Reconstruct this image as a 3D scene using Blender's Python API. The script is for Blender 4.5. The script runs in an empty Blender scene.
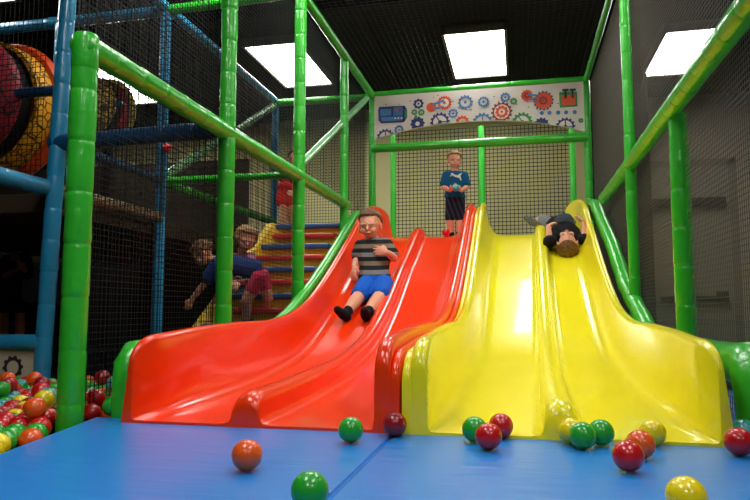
import bpy, bmesh, math, random
from mathutils import Vector, Matrix, noise
random.seed(7)
C = bpy.context.scene.collection
PI = math.pi
V = Vector

# ------------------------------------------------------------------ camera
F, CH = 650.0, 0.355
PSI = math.radians(12.4); PITCH = math.atan(60/650)
cam = bpy.data.cameras.new('camera'); co = bpy.data.objects.new('camera', cam); C.objects.link(co)
cam.sensor_width = 36; cam.lens = F/750*36; cam.clip_start = .02; cam.clip_end = 60
co.location = (0, 0, CH); co.rotation_euler = (PI/2+PITCH, 0, PSI)
bpy.context.scene.camera = co
FW = V((-math.sin(PSI)*math.cos(PITCH), math.cos(PSI)*math.cos(PITCH), math.sin(PITCH)))
RT = V((math.cos(PSI), math.sin(PSI), 0)); UP = RT.cross(FW)
def at(px, py, **k):
    """point of the place seen at a measured direction, at a known X, Y or Z"""
    r = FW + RT*((px-375)/F) + UP*((250-py)/F)
    (a, v), = k.items(); i = 'XYZ'.index(a); o = V((0, 0, CH))
    return o + r*((v-o[i])/r[i])
def proj(P):
    v = V(P)-V((0, 0, CH)); d = v.dot(FW)
    return 375+F*v.dot(RT)/d, 250-F*v.dot(UP)/d, d

# ------------------------------------------------------------------ materials
def lin(c):
    return tuple(((x/255)/12.92 if x/255 <= .04045 else ((x/255+.055)/1.055)**2.4) for x in c)+(1,)
MATS = {}
def mat(name, col, rough=.5, spec=.5, coat=0, bump=0, bscale=30, var=0, vscale=5, metal=0, emit=None, sss=0):
    if name in MATS: return MATS[name]
    m = bpy.data.materials.new(name); m.use_nodes = True; nt = m.node_tree; N = nt.nodes; L = nt.links
    b = N['Principled BSDF']; c = lin(col)
    b.inputs['Base Color'].default_value = c; b.inputs['Roughness'].default_value = rough
    b.inputs['Specular IOR Level'].default_value = spec; b.inputs['Metallic'].default_value = metal
    b.inputs['Coat Weight'].default_value = coat; b.inputs['Coat Roughness'].default_value = .06
    if sss: b.inputs['Subsurface Weight'].default_value = sss; b.inputs['Subsurface Scale'].default_value = .01
    tc = N.new('ShaderNodeTexCoord')
    if var:
        n = N.new('ShaderNodeTexNoise'); n.inputs['Scale'].default_value = vscale; n.inputs['Detail'].default_value = 4
        L.new(tc.outputs['Object'], n.inputs['Vector'])
        mx = N.new('ShaderNodeMix'); mx.data_type = 'RGBA'
        mx.inputs['A'].default_value = tuple(x*(1-var) for x in c[:3])+(1,)
        mx.inputs['B'].default_value = tuple(min(1, x*(1+var)) for x in c[:3])+(1,)
        L.new(n.outputs['Fac'], mx.inputs['Factor']); L.new(mx.outputs['Result'], b.inputs['Base Color'])
    if bump:
        n = N.new('ShaderNodeTexNoise'); n.inputs['Scale'].default_value = bscale; n.inputs['Detail'].default_value = 3
        L.new(tc.outputs['Object'], n.inputs['Vector'])
        bp = N.new('ShaderNodeBump'); bp.inputs['Strength'].default_value = bump; bp.inputs['Distance'].default_value = .01
        L.new(n.outputs['Fac'], bp.inputs['Height']); L.new(bp.outputs['Normal'], b.inputs['Normal'])
        if coat: L.new(bp.outputs['Normal'], b.inputs['Coat Normal'])
    if emit:
        b.inputs['Emission Color'].default_value = (1, .98, .93, 1); b.inputs['Emission Strength'].default_value = emit
    MATS[name] = m; return m
M_green = mat('green_vinyl', (50, 186, 44), .3, .5, .5, .5, 22, .1, 9)
M_blue = mat('blue_vinyl', (40, 148, 196), .3, .5, .5, .4, 26, .15, 9)
M_beige = mat('beige_vinyl', (150, 128, 92), .35, .5, .3, .3, 26)
M_pale = mat('pale_green_vinyl', (120, 185, 125), .35, .5, .4, .3, 26)
M_red = mat('red_fibreglass', (252, 58, 5), .24, .5, .35, .035, 5, .04, 3)
M_yel = mat('yellow_fibreglass', (250, 236, 34), .22, .5, .5, .035, 5, .04, 3)
M_net = mat('net_cord', (14, 14, 15), .7, .3)
M_netg = mat('grey_net_cord', (34, 34, 33), .6, .4)
M_netl = mat('fine_net_cord', (84, 80, 70), .6, .4)
M_black = mat('black_paint', (10, 10, 11), .8, .2)
M_ceil = mat('black_ceiling_paint', (16, 15, 16), .9, .15, 0, .4, 6, .3, 2)
M_frame = mat('fixture_metal', (95, 92, 88), .5, .5)
M_diff = mat('light_diffuser', (255, 255, 255), .5, .2, emit=9)
M_white = mat('white_panel', (232, 228, 222), .45, .4)
M_skin = mat('skin', (226, 160, 130), .5, .4, sss=.1)
M_blackcloth = mat('black_cloth', (17, 17, 20), .8, .2, 0, .3, 60)

# ------------------------------------------------------------------ object helpers
def mesh_obj(name, bm, m, parent=None, smooth=True, ang=40, loc=None):
    me = bpy.data.meshes.new(name); bm.normal_update()
    if loc is not None:
        bmesh.ops.translate(bm, verts=bm.verts, vec=-V(loc))
    bm.to_mesh(me); bm.free()
    for x in (m if isinstance(m, (list, tuple)) else [m]): me.materials.append(x)
    if smooth:
        me.shade_smooth(); me.set_sharp_from_angle(angle=math.radians(ang))
    o = bpy.data.objects.new(name, me); C.objects.link(o)
    if parent: o.parent = parent
    if loc is not None: o.location = loc
    return o
def tag(o, label, cat, group=None, kind=None):
    o['label'] = label; o['category'] = cat
    if group: o['group'] = group
    if kind: o['kind'] = kind
    return o
def empty(name, loc=(0, 0, 0), label=None, cat=None, group=None):
    o = bpy.data.objects.new(name, None); C.objects.link(o); o.location = loc; o.empty_display_size = .1
    if label: tag(o, label, cat, group)
    return o
def child(name, bm, m, root, **k):
    """part modelled in world coordinates, parented to a root that may sit anywhere"""
    bmesh.ops.translate(bm, verts=bm.verts, vec=-root.location)
    return mesh_obj(name, bm, m, root, **k)
def box(bm, x0, x1, y0, y1, z0, z1, bev=0, mi=0):
    r = bmesh.ops.create_cube(bm, size=1); vs = r['verts']
    for v in vs:
        v.co = V((x0+(v.co.x+.5)*(x1-x0), y0+(v.co.y+.5)*(y1-y0), z0+(v.co.z+.5)*(z1-z0)))
    if bev:
        es = {e for v in vs for e in v.link_edges}
        bmesh.ops.bevel(bm, geom=list(es), offset=bev, segments=3, affect='EDGES', profile=.6)
def struct(name, bm, m, **k):
    o = mesh_obj(name, bm, m, **k); o['kind'] = 'structure'; return o
def ring_frame(d):
    d = d.normalized(); a = V((0, 0, 1)) if abs(d.z) < .9 else V((1, 0, 0))
    u = d.cross(a).normalized(); return u, d.cross(u).normalized()
def tube(bm, pts, rad, n=14, caps=True, flat=1.0):
    """swept tube through pts, rad number or list"""
    rings = []
    for i, p in enumerate(pts):
        d = (pts[min(i+1, len(pts)-1)]-pts[max(i-1, 0)]).normalized()
        if i == 0: u, w = ring_frame(d)
        else:
            u = (u-d*u.dot(d)).normalized(); w = d.cross(u)
        r = rad[i] if isinstance(rad, (list, tuple)) else rad
        rings.append([bm.verts.new(p+(u*math.cos(2*PI*j/n)+w*math.sin(2*PI*j/n)*flat)*r) for j in range(n)])
    for a, b in zip(rings, rings[1:]):
        for j in range(n): bm.faces.new((a[j], a[(j+1) % n], b[(j+1) % n], b[j]))
    if caps:
        bm.faces.new(rings[0][::-1]); bm.faces.new(rings[-1])
    return rings
def pad_tube(bm, a, b, r=.04, seg=.165, n=16, wob=.0025):
    """foam sleeve in vinyl: sections drawn in at every cable tie"""
    a = V(a); b = V(b); L = (b-a).length; k = max(1, round(L/seg)); d = (b-a)/L
    pts, rs = [], []
    for i in range(k):
        t0 = L*i/k; s = L/k
        off = random.uniform(-wob, wob)*.5
        for q, rr in ((.0, .93), (.03, .985), (.10, 1.0+random.uniform(-.01, .02)), (.5, 1.0+random.uniform(-.02, .02)), (.9, 1.0), (.97, .985)):
            pts.append(a+d*(t0+q*s)); rs.append(r*rr+(off if 0 < q else 0))
    pts.append(b); rs.append(r*.93)
    rings = tube(bm, pts, rs, n)
    for rg in rings:
        for v in rg:
            v.co += noise.noise_vector(v.co*22)*.0022
def post(name, a, b, m, label, r=.041, group=None, cat='post', seg=.165):
    bm = bmesh.new(); pad_tube(bm, a, b, r, seg)
    o = mesh_obj(name, bm, m, loc=tuple(a), ang=70)
    return tag(o, label, cat, group)
def interp(tab, y):
    if y <= tab[0][0]: return tab[0][1]
    if y >= tab[-1][0]: return tab[-1][1]
    for i in range(len(tab)-1):
        if tab[i][0] <= y <= tab[i+1][0]:
            x0, y0 = tab[i]; x1, y1 = tab[i+1]
            m0 = (y1-(tab[i-1][1] if i else y0))/((x1-(tab[i-1][0] if i else x0)) or 1)
            m1 = ((tab[i+2][1] if i+2 < len(tab) else y1)-y0)/(((tab[i+2][0] if i+2 < len(tab) else x1)-x0) or 1)
            h = x1-x0; t = (y-x0)/h
            return ((2*t**3-3*t**2+1)*y0+(t**3-2*t**2+t)*h*m0+(-2*t**3+3*t**2)*y1+(t**3-t**2)*h*m1)

# ------------------------------------------------------------------ the room
CEIL = 3.0; YB = 8.5
def cream():
    m = mat('cream_block_wall', (230, 220, 160), .8, .2, 0, .2, 12, .06, 1.5); return m
bm = bmesh.new(); box(bm, -7, 4.2, -3.5, YB, -.2, -.12); struct('floor', bm, mat('dark_carpet', (22, 22, 26), .9, .1, 0, .4, 50))
bm = bmesh.new(); box(bm, -7, 4.2, -3.5, YB, CEIL, CEIL+.1); struct('ceiling', bm, M_ceil)
bm = bmesh.new(); box(bm, -7, 4.2, YB, YB+.15, -.2, CEIL+.1); wb = struct('wall_back', bm, cream())
bm = bmesh.new(); box(bm, -7.15, -7, -3.5, YB, -.2, CEIL+.1); struct('wall_left', bm, M_black)
bm = bmesh.new(); box(bm, 4.2, 4.35, -3.5, YB, -.2, CEIL+.1); struct('wall_right', bm, mat('grey_wall', (96, 92, 86), .8, .2, 0, .2, 12))
bm = bmesh.new(); box(bm, -7, 4.2, -3.65, -3.5, -.2, CEIL+.1); struct('wall_front', bm, mat('dim_wall', (60, 56, 52), .8, .2))
# black column right of the tower, black sheet standing in for the shade under the decks
bm = bmesh.new(); box(bm, .80, 1.42, 7.35, 7.75, -.12, CEIL, .01); struct('wall_column', bm, M_black)
bm = bmesh.new(); box(bm, -7, -1.46, 7.3, 7.36, -.12, .97); struct('wall_deck_shade', bm, M_black)
bm = bmesh.new(); box(bm, -7, -3.2, 7.3, 7.36, .97, 2.2); struct('wall_curtain_upper', bm, mat('dark_brown_paint', (48, 42, 34), .9, .1, 0, 0, 5, .3, 2))
for i, (y, w, h) in enumerate(((1.2, .09, .14), (2.6, .09, .14), (4.0, .09, .14), (5.2, .09, .14), (7.75, .09, .12))):
    bm = bmesh.new(); box(bm, -7, 4.2, y-w/2, y+w/2, CEIL-h*.5, CEIL, .004); struct('trim_%d' % (i+1), bm, M_ceil)
for i, x in enumerate((-3.6, -1.35, .75, 2.6)):
    bm = bmesh.new(); box(bm, x-.03, x+.03, -3.5, YB, CEIL-.05, CEIL, .004); struct('trim_%d' % (i+6), bm, M_ceil)
bm = bmesh.new(); box(bm, -2.1, .4, 8.2, 8.34, CEIL-.13, CEIL, .006); struct('trim_10', bm, mat('tan_beam', (120, 108, 74), .7, .3))
bm = bmesh.new(); box(bm, 1.42, 4.2, YB-.02, YB, -.12, CEIL); struct('wall_back_right', bm, mat('grey_back_wall', (158, 150, 132), .8, .2, 0, .2, 12))
# grey door with two dark bars on the right of the back wall
bm = bmesh.new(); box(bm, 1.62, 2.5, YB-.05, YB, -.12, 2.1, .005)
dr = struct('door_1', bm, mat('grey_door', (140, 134, 118), .6, .3))
bm = bmesh.new(); box(bm, 1.62, 2.44, YB-.14, YB-.05, 1.60, 1.70, .008); o = mesh_obj('push_bar', bm, mat('dark_bar', (30, 28, 26), .6, .3), dr)
bm = bmesh.new(); box(bm, 1.68, 2.36, YB-.12, YB-.05, .46, .52, .008); box(bm, 2.30, 2.42, YB-.13, YB-.05, .45, .58, .01); mesh_obj('kick_bar', bm, MATS['dark_bar'], dr)
bm = bmesh.new(); box(bm, 1.54, 1.62, YB-.07, YB, -.12, 2.18, .004); box(bm, 2.5, 2.58, YB-.07, YB, -.12, 2.18, .004); box(bm, 1.54, 2.58, YB-.07, YB, 2.1, 2.18, .004)
mesh_obj('door_frame', bm, mat('dark_frame', (124, 117, 102), .6, .3), dr)

# ceiling troffers
def troffer(x, y, label, group=None):
    r = empty('ceiling_light', (x, y, CEIL), label, 'ceiling light', group)
    bm = bmesh.new(); w, l = .30, .62
    for a, b, c, d in ((-w, -w+.025, -l, l), (w-.025, w, -l, l), (-w, w, -l, -l+.025), (-w, w, l-.025, l)):
        box(bm, a, b, c, d, -.085, 0)
    box(bm, -w, w, -l, l, -.03, -.002)
    mesh_obj('fixture_frame', bm, M_frame, r, smooth=False)
    bm = bmesh.new(); box(bm, -w+.025, w-.025, -l+.025, l-.025, -.072, -.06)
    mesh_obj('diffuser', bm, M_diff, r, smooth=False)
troffer(-.355, 6.47, 'white rectangular ceiling light above the arched gear panel')
troffer(-2.30, 6.34, 'white rectangular ceiling light seen between the left green posts')
troffer(1.67, 6.86, 'white rectangular ceiling light seen through the right hand net')
p = at(127, 86, Z=2.93); troffer(p.x, p.y, 'dim white ceiling light behind the leftmost green post and net')
p = at(-74, -34, Z=2.93); troffer(p.x, p.y, 'ceiling light just showing in the upper left corner')
for x, y, l in ((-.9, 3.55, 'ceiling light over the middle of the slides'), (.45, 3.55, 'ceiling light over the yellow slide side'), (2.2, 3.3, 'ceiling light outside the right net'),
                (-1.2, .9, 'ceiling light above the front edge of the blue mat'), (.9, .9, 'ceiling light above the right part of the mat'),
                (-1.95, 3.75, 'unseen ceiling light added to brighten the foam stairs'), (-.4, -1.6, 'unseen ceiling light added for front light, behind the camera'), (1.9, -1.6, 'unseen ceiling light added for front light, behind the camera on the right')):  # stair and behind-camera lights are unseen, added to brighten stairs and yellow slide
    troffer(x, y, l)
# white cable under the ceiling
bm = bmesh.new(); pts = [at(378, 90, Y=8.0), at(392, 86, Y=7.9), at(405, 78, Y=7.8), at(418, 73, Y=7.8), at(432, 72, Y=7.8)]
tube(bm, pts, .008, 6); tag(mesh_obj('ceiling_cable', bm, mat('pale_cable', (170, 168, 160), .5)), 'pale cable sagging under the black ceiling beside the middle light', 'cable')

# ------------------------------------------------------------------ mats
def mat_block(name, poly, z0, z1, m, label):
    bm = bmesh.new(); vs = [bm.verts.new((x, y, z0)) for x, y in poly]; f = bm.faces.new(vs)
    r = bmesh.ops.extrude_face_region(bm, geom=[f]); top = [g for g in r['geom'] if isinstance(g, bmesh.types.BMVert)]
    for v in top: v.co.z = z1
    bmesh.ops.recalc_face_normals(bm, faces=bm.faces)
    te = [e for e in bm.edges if all(v.co.z > z1-1e-4 for v in e.verts)]+[e for e in bm.edges if abs(e.verts[0].co.z-e.verts[1].co.z) > .01]
    bmesh.ops.bevel(bm, geom=te, offset=.006, segments=3, affect='EDGES')
    return tag(mesh_obj(name, bm, m, loc=(poly[0][0], poly[0][1], z0)), label, 'mat')
m = mat('blue_mat_vinyl', (34, 134, 222), .36, .5, .25, 0)
nt = m.node_tree; N = nt.nodes; L = nt.links; b = N['Principled BSDF']
tc = N.new('ShaderNodeTexCoord'); mp = N.new('ShaderNodeMapping'); mp.inputs['Scale'].default_value = (1.2, 9, 1)
n1 = N.new('ShaderNodeTexNoise'); n1.inputs['Scale'].default_value = 3; n1.inputs['Detail'].default_value = 2
L.new(tc.outputs['Object'], mp.inputs['Vector']); L.new(mp.outputs['Vector'], n1.inputs['Vector'])
bp = N.new('ShaderNodeBump'); bp.inputs['Strength'].default_value = .25; bp.inputs['Distance'].default_value = .012
L.new(n1.outputs['Fac'], bp.inputs['Height']); L.new(bp.outputs['Normal'], b.inputs['Normal']); L.new(bp.outputs['Normal'], b.inputs['Coat Normal'])
mat_block('floor_mat', [(-1.02, .25), (-.3635, .25), (-.3515, 3.2), (-1.27, 3.2), (-1.27, 1.97), (-1.385, 1.96)], -.12, 0, m, 'blue vinyl floor mat left of the seam, in front of the red slide')
mat_block('floor_mat', [(-.3620, .25), (2.2, .25), (2.2, 3.2), (-.3500, 3.2)], -.12, 0, m, 'blue vinyl floor mat right of the seam, in front of the yellow slide')

# ------------------------------------------------------------------ slides
FLOORT = [(1.88, .008), (2.2, .014), (2.6, .03), (3.0, .06), (3.5, .145), (4.0, .33), (4.5, .575), (5.0, .80), (5.3, .93), (5.5, .98), (5.7, .985), (6.3, .985)]
RIMT = [(1.88, .268), (2.0, .275), (2.3, .292), (2.65, .303), (3.2, .315), (3.7, .40), (4.2, .60), (4.8, .90), (5.1, 1.06), (5.3, 1.17), (5.5, 1.24), (5.68, 1.29), (5.85, 1.305), (5.98, 1.29), (6.06, 1.25), (6.11, 1.17), (6.14, 1.04)]
def zfl(y): return interp(FLOORT, y)
def make_slide(name, xl, xr, xd, fl_left, fl_right, m, label):
    """xl, xr, xd: functions of y, centre lines of the two rims and of the divider; fl_*: side with an extra flange"""
    Y0, Y1 = 1.88, 6.14; R = .06; RW = .11
    ys = [Y0+RW*(1-math.cos(a*PI/2/9)) for a in range(10)]
    y = ys[-1]
    while y < 5.2: y += .06; ys.append(y)
    while y < Y1-.03: y += .03; ys.append(y)
    ys.append(Y1)
    bm = bmesh.new(); secs = []
    r = .024
    for y in ys:
        zf = zfl(y); zr = interp(RIMT, y); zb = 0 if y < 3.25 else max(-.12, zf-.14)
        if y > 3.25: zb = min(zf-.06, .02+(y-3.25)*.28)
        else: zb = .0
        cap = 1.0
        if y < Y0+RW: zr -= (RW-math.sqrt(max(0, RW*RW-(Y0+RW-y)**2)))*.75
        zr = max(zr, zf+.006)
        dh = interp([(Y0, .098), (3.4, .085), (4.6, .08), (5.3, .085), (5.5, .07), (5.62, .03), (5.7, .002)], y)
        if y < Y0+R: dh -= (R-math.sqrt(max(0, R*R-(Y0+R-y)**2)))*.8
        zd = zf+max(dh, .001)
        L_, R_, D_ = xl(y), xr(y), xd(y)
        q = max(0, 1-(y-Y0)/.16)**2; rl = r-(0 if fl_left else .017*q); rr_ = r-(0 if fl_right else .017*q)
        L_ -= r-rl; R_ += r-rr_
        bend = .085*min(1, max(0, (y-5.55)/.5))**1.5; L_ += 0 if fl_left else bend; R_ -= 0 if fl_right else bend
        P = []
        def arc(cx, zt, rr, z_lo, k=7):
            v = min(rr, max(.002, (zt-z_lo)*.9)); return [(cx-rr*math.cos(PI*a/k), zt-v+v*math.sin(PI*a/k)) for a in range(k+1)]
        def flange(cx, sgn):
            zt = max(zr-.035, zf+.004); return arc(cx, zt, .013, zb, 5)
        if fl_left:
            P += [(L_-r-.026, zb)]+flange(L_-r-.013, -1)
        else: P += [(L_-rl-.02, zb)]
        P += arc(L_, zr, rl, zf)
        # inner wall then fillet to the floor
        hw = max(zr-zf, .006)
        wx = L_+rl
        g = 1-.8*max(0, 1-(y-Y0)/.5)**2; ln = interp([(Y0, .0), (2.4, .008), (3.4, .03), (4.6, .05), (5.3, .06), (5.7, .035), (6.1, .03)], y); P += [(wx+.004*g+ln*.3, zf+hw*.62*g), (wx+.010*g+ln*.6, zf+hw*.34*g), (wx+.022*g+ln*.8, zf+hw*.16*g), (wx+.042*g+ln*.95, zf+hw*.05*g), (wx+.075*g+ln, zf+.0005)]
        P += [(D_-.085, zf), (D_-.056, zf+(zd-zf)*.08), (D_-.047, zf+(zd-zf)*.32)]
        P += [(D_-.044, zf+(zd-zf)*.62), (D_-.034, zf+(zd-zf)*.85), (D_-.018, zf+(zd-zf)*.97), (D_, zd), (D_+.018, zf+(zd-zf)*.97), (D_+.034, zf+(zd-zf)*.85), (D_+.044, zf+(zd-zf)*.62)]
        P += [(D_+.047, zf+(zd-zf)*.32), (D_+.056, zf+(zd-zf)*.08), (D_+.085, zf)]
        wx = R_-rr_
        P += [(wx-.075*g-ln, zf+.0005), (wx-.042*g-ln*.95, zf+hw*.05*g), (wx-.022*g-ln*.8, zf+hw*.16*g), (wx-.010*g-ln*.6, zf+hw*.34*g), (wx-.004*g-ln*.3, zf+hw*.62*g)]
        P += arc(R_, zr, rr_, zf)
        if fl_right: P += flange(R_+r+.013, 1)+[(R_+r+.026, zb)]
        else: P += [(R_+rr_+.02, zb)]
        secs.append([bm.verts.new((x, y, max(z, zb))) for x, z in P])
    n = len(secs[0])
    for a, b in zip(secs, secs[1:]):
        for j in range(n): bm.faces.new((a[j], b[j], b[(j+1) % n], a[(j+1) % n]))
    for sc in (secs[0], secs[-1]):          # end faces, as upright strips under the profile
        zlo = sc[0].co.z; low = [bm.verts.new((v.co.x, v.co.y, zlo)) if v.co.z > zlo+1e-5 else v for v in sc]
        low[0], low[-1] = sc[0], sc[-1]
        for j in range(n-1):
            q = []
            for v in (sc[j], sc[j+1], low[j+1], low[j]):
                if v not in q: q.append(v)
            if len(q) > 2 and abs(sc[j].co.x-sc[j+1].co.x) > 1e-6: bm.faces.new(q)
    bmesh.ops.recalc_face_normals(bm, faces=bm.faces)
    return tag(mesh_obj(name, bm, m, loc=((xl(2)+xr(2))/2, 3, 0), ang=55), label, 'slide')
lerp = lambda a, b: (lambda y: a+(b-a)*(y-1.88)/3.6)
make_slide('double_slide', lerp(-1.194, -1.285), lerp(-.392, -.388), lerp(-.818, -.815), False, True, M_red, 'glossy red double lane fibreglass slide on the left of the yellow one')
make_slide('double_slide', lerp(-.284, -.282), lerp(.500, .530), lerp(.108, .188), True, False, M_yel, 'glossy yellow double lane fibreglass slide on the right')
# green padded bolsters along the outer flanks
bm = bmesh.new()
pts = [V((-1.300, 2.0, -.02)), V((-1.300, 2.0, .10)), V((-1.300, 2.005, .17)), V((-1.293, 2.03, .205)), V((-1.295, 2.09, .205)), V((-1.30, 2.3, .19))]
tube(bm, pts, [.048]*6, 16)
for y in range(12):
    pass
yy = 2.3; P2 = []
while yy < 5.5:
    P2.append(V((-1.305-.05*(yy-2.3)/3.2, yy, interp(RIMT, yy)-.095+(.06*min(1,max(0,(yy-3.2)/.6)))))); yy += .12
tube(bm, P2, [.036*(.93 if i % 3 == 0 else 1) for i in range(len(P2))], 16)
tag(mesh_obj('padded_bolster', bm, M_green, loc=(-1.325, 2.03, 0), ang=70), 'green padded bolster along the outer left flank of the red slide', 'padding')
bm = bmesh.new()
pts = [V((.632, 1.96, -.02)), V((.632, 1.955, .05)), V((.632, 1.955, .10)), V((.633, 1.96, .15)), V((.635, 1.985, .187)), V((.638, 2.03, .20)), V((.64, 2.15, .195)), V((.65, 2.4, .19)), V((.665, 3.2, .2))]
rg_ = tube(bm, pts, [.060, .066, .064, .069, .067, .066, .062, .06, .055], 24)
for rg in rg_:
    for v in rg: v.co += noise.noise_vector(v.co*30)*.004
P2 = [V((.665, 3.2, .2)), V((.66, 3.6, .24)), V((.655, 3.9, .36)), V((.65, 4.25, .50)), V((.64, 4.72, .81)), V((.63, 5.15, 1.03)), V((.625, 5.45, 1.20)), V((.62, 5.66, 1.235)), V((.62, 5.85, 1.17))]
PP = []
for a, b in zip(P2, P2[1:]):
    k = max(1, int((b-a).length/.08))
    PP += [a.lerp(b, i/k) for i in range(k)]
PP.append(P2[-1])
tube(bm, PP, [.048*(.93 if i % 3 == 0 else 1) for i in range(len(PP))], 16)
tag(mesh_obj('padded_bolster', bm, M_green, loc=(.665, 1.92, 0), ang=70), 'green padded bolster along the outer right flank of the yellow slide', 'padding')

# ------------------------------------------------------------------ the frame
XL, XR, X2 = -1.415, .66, -2.43
YN = [1.87, 2.97, 4.07, 5.22, 6.22]
post('padded_post', (XL, 1.87, -.12), (XL, 1.87, 1.26), M_green, 'thick green padded post nearest the camera, beside the ball pit', .043)
post('padded_post', (XL, 2.97, -.12), (XL, 2.97, 2.55), M_green, 'green padded post in front of the kneeling child, second from the left')
post('padded_post', (XL, 4.07, -.12), (XL, 4.07, 2.55), M_green, 'green padded post directly in front of the foam stairs')
post('padded_post', (XL, 5.22, 0), (XL, 5.22, 2.5), M_green, 'green padded post behind the seated boy at the top of the stairs', .036)
post('padded_post', (-1.395, 6.22, .9), (-1.395, 6.22, 2.5), M_green, 'green padded corner post at the left end of the gear panel', .036)
post('padded_post', (.66, 6.22, .9), (.66, 6.22, 2.5), M_green, 'green padded corner post at the right end of the gear panel', .034)
post('padded_post', (XR, 4.0, -.12), (XR, 4.0, 2.55), M_green, 'tall green padded post on the right that the long rail crosses', .031)
post('padded_post', (XR+.03, 2.97, -.12), (XR+.03, 2.97, 1.20), M_green, 'short green padded post on the right, its top under the rail')
post('padded_post', (-1.37, 7.2, .98), (-1.37, 7.2, 2.4), M_green, 'thin green post left behind the standing boy, against the rear net', .034)
post('padded_post', (-.37, 7.2, .98), (-.37, 7.2, 2.4), M_green, 'thin green post behind and right of the standing boy', .038)
post('padded_post', (.60, 7.2, .98), (.60, 7.2, 2.4), M_green, 'thin green post behind the lying boy at the right of the rear net', .034)
post('padded_rail', (XL, 1.84, 1.245), (XL, 5.3, 1.245), M_green, 'long green padded rail running from the nearest post back to the slide top', .043, cat='rail')
post('padded_rail', (XR, 1.0, 1.225), (XR, 5.22, 1.21), M_green, 'green padded rail on the right running back to the yellow slide top', .041, cat='rail')
post('padded_rail', (XL, 2.97, 2.52), (-1.395, 6.22, 2.5), M_green, 'high green padded rail over the left side of the slides', .036, cat='rail')
post('padded_rail', (XR, 2.97, 2.52), (.66, 6.22, 2.5), M_green, 'high green padded rail over the right side of the slides', .025, cat='rail')
post('padded_rail', (-1.395, 6.2, 2.5), (.66, 6.2, 2.5), M_green, 'green padded crossbar along the top edge of the gear panel', .036, cat='rail')
post('padded_rail', (-1.395, 6.2, 1.955), (.66, 6.2, 1.955), M_green, 'green padded crossbar just above the standing boy', .042, cat='rail')
post('padded_rail', (X2, 4.07, 2.5), (XL, 4.07, 2.53), M_green, 'green padded crossbar at the top between blue and green posts', .038, cat='rail')
post('padded_rail', (X2, 6.22, 2.5), (-1.395, 6.22, 2.49), M_green, 'green padded crossbar at the top behind the foam stairs', .036, cat='rail')
post('padded_rail', (X2, 4.07, 1.27), (X2, 6.22, 2.48), M_pale, 'pale green sloping brace in the left bay, rising to the back', .034, cat='rail')
post('padded_rail', (XL-.03, 4.15, 1.33), (-1.43, 6.15, 2.46), M_pale, 'pale sloping brace above the foam stairs', .028, cat='rail')
post('padded_rail', (X2, 4.07, 1.25), (X2, 6.22, 1.25), M_green, 'low green padded rail left of the foam stairs', .038, cat='rail')
post('padded_rail', (X2, 4.09, 1.26), (XL, 4.09, 1.26), M_green, 'dim green crossbar between the blue post and the stair post', .026, cat='rail')
post('padded_post', (X2, 2.97, -.12), (X2+.08, 2.97, 2.75), M_blue, 'thick blue padded post behind the ball pit beside the roller', .043)
post('padded_post', (X2, 4.07, -.12), (X2, 4.07, 2.52), M_blue, 'blue padded post in the middle of the left bay')
post('padded_post', (X2, 6.22, .98), (X2, 6.22, 2.52), M_blue, 'blue padded post at the upper left of the foam stairs', .038)
post('padded_post', (-3.3, 4.07, .98), (-3.3, 4.07, 2.52), M_blue, 'blue padded post farthest left, behind the roller', .038)
post('padded_rail', (X2, 2.97, 2.52), (X2, 6.22, 2.52), M_blue, 'high blue padded rail running back over the left bay', .038, cat='rail')
post('padded_rail', (-5.4, 4.07, 2.49), (X2, 4.07, 2.5), M_blue, 'high blue padded crossbar in the upper left corner', .042, cat='rail')
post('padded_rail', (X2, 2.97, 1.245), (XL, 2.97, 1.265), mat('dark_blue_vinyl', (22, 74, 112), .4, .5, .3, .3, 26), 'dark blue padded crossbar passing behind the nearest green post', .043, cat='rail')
post('padded_rail', (X2, 1.6, 1.0), (X2, 2.97, 1.0), M_blue, 'blue padded rail at the left edge below the roller', .043, cat='rail')
post('padded_rail', (-3.7, 2.97, .185), (X2, 2.97, .185), M_blue, 'low blue padded rail above the ball pit gear board', .043, cat='rail')
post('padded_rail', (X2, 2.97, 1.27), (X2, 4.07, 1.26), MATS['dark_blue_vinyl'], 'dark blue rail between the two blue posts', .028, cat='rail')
post('padded_rail', (X2, 2.97, 1.0), (X2, 4.07, 1.0), M_beige, 'beige padded deck edge between the two blue posts', .035, cat='rail')
# a flared padded cap wrapped over the corner of the nearest post
bm = bmesh.new(); tube(bm, [V((XL, 1.87, 1.16)), V((XL, 1.87, 1.165)), V((XL, 1.87, 1.25)), V((XL, 1.87, 1.276)), V((XL, 1.87, 1.284))], [.0415, .0435, .0435, .043, .037], 16)
tag(mesh_obj('corner_wrap', bm, M_green, loc=(XL, 1.87, 1.16)), 'green vinyl wrap over the top corner of the nearest green post', 'padding')

# ------------------------------------------------------------------ nets
def net(o_, u, v, lu, lv, pitch, th, m, label, sag=0, group=None):
    o_ = V(o_); u = V(u).normalized(); v = V(v).normalized(); n = u.cross(v)
    bm = bmesh.new()
    def strand(a, b, d, side):
        s = side*th/2; w = n*th/2
        A = [bm.verts.new(a+s+w), bm.verts.new(a-s+w), bm.verts.new(a-s-w), bm.verts.new(a+s-w)]
        B = [bm.verts.new(b+s+w), bm.verts.new(b-s+w), bm.verts.new(b-s-w), bm.verts.new(b+s-w)]
        for j in range(4): bm.faces.new((A[j], A[(j+1) % 4], B[(j+1) % 4], B[j]))
    for i in range(int(lu/pitch)+1): strand(o_+u*i*pitch, o_+u*i*pitch+v*lv, v, u)
    for i in range(int(lv/pitch)+1): strand(o_+v*i*pitch, o_+v*i*pitch+u*lu, u, v)
    return tag(mesh_obj('safety_net', bm, m, smooth=False, loc=tuple(o_)), label, 'net', group)
net((-1.40, 7.24, .98), (1, 0, 0), (0, 0, 1), 2.03, 1.42, .043, .0065, M_net, 'black square mesh net behind the standing boy, before the cream wall')
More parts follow.
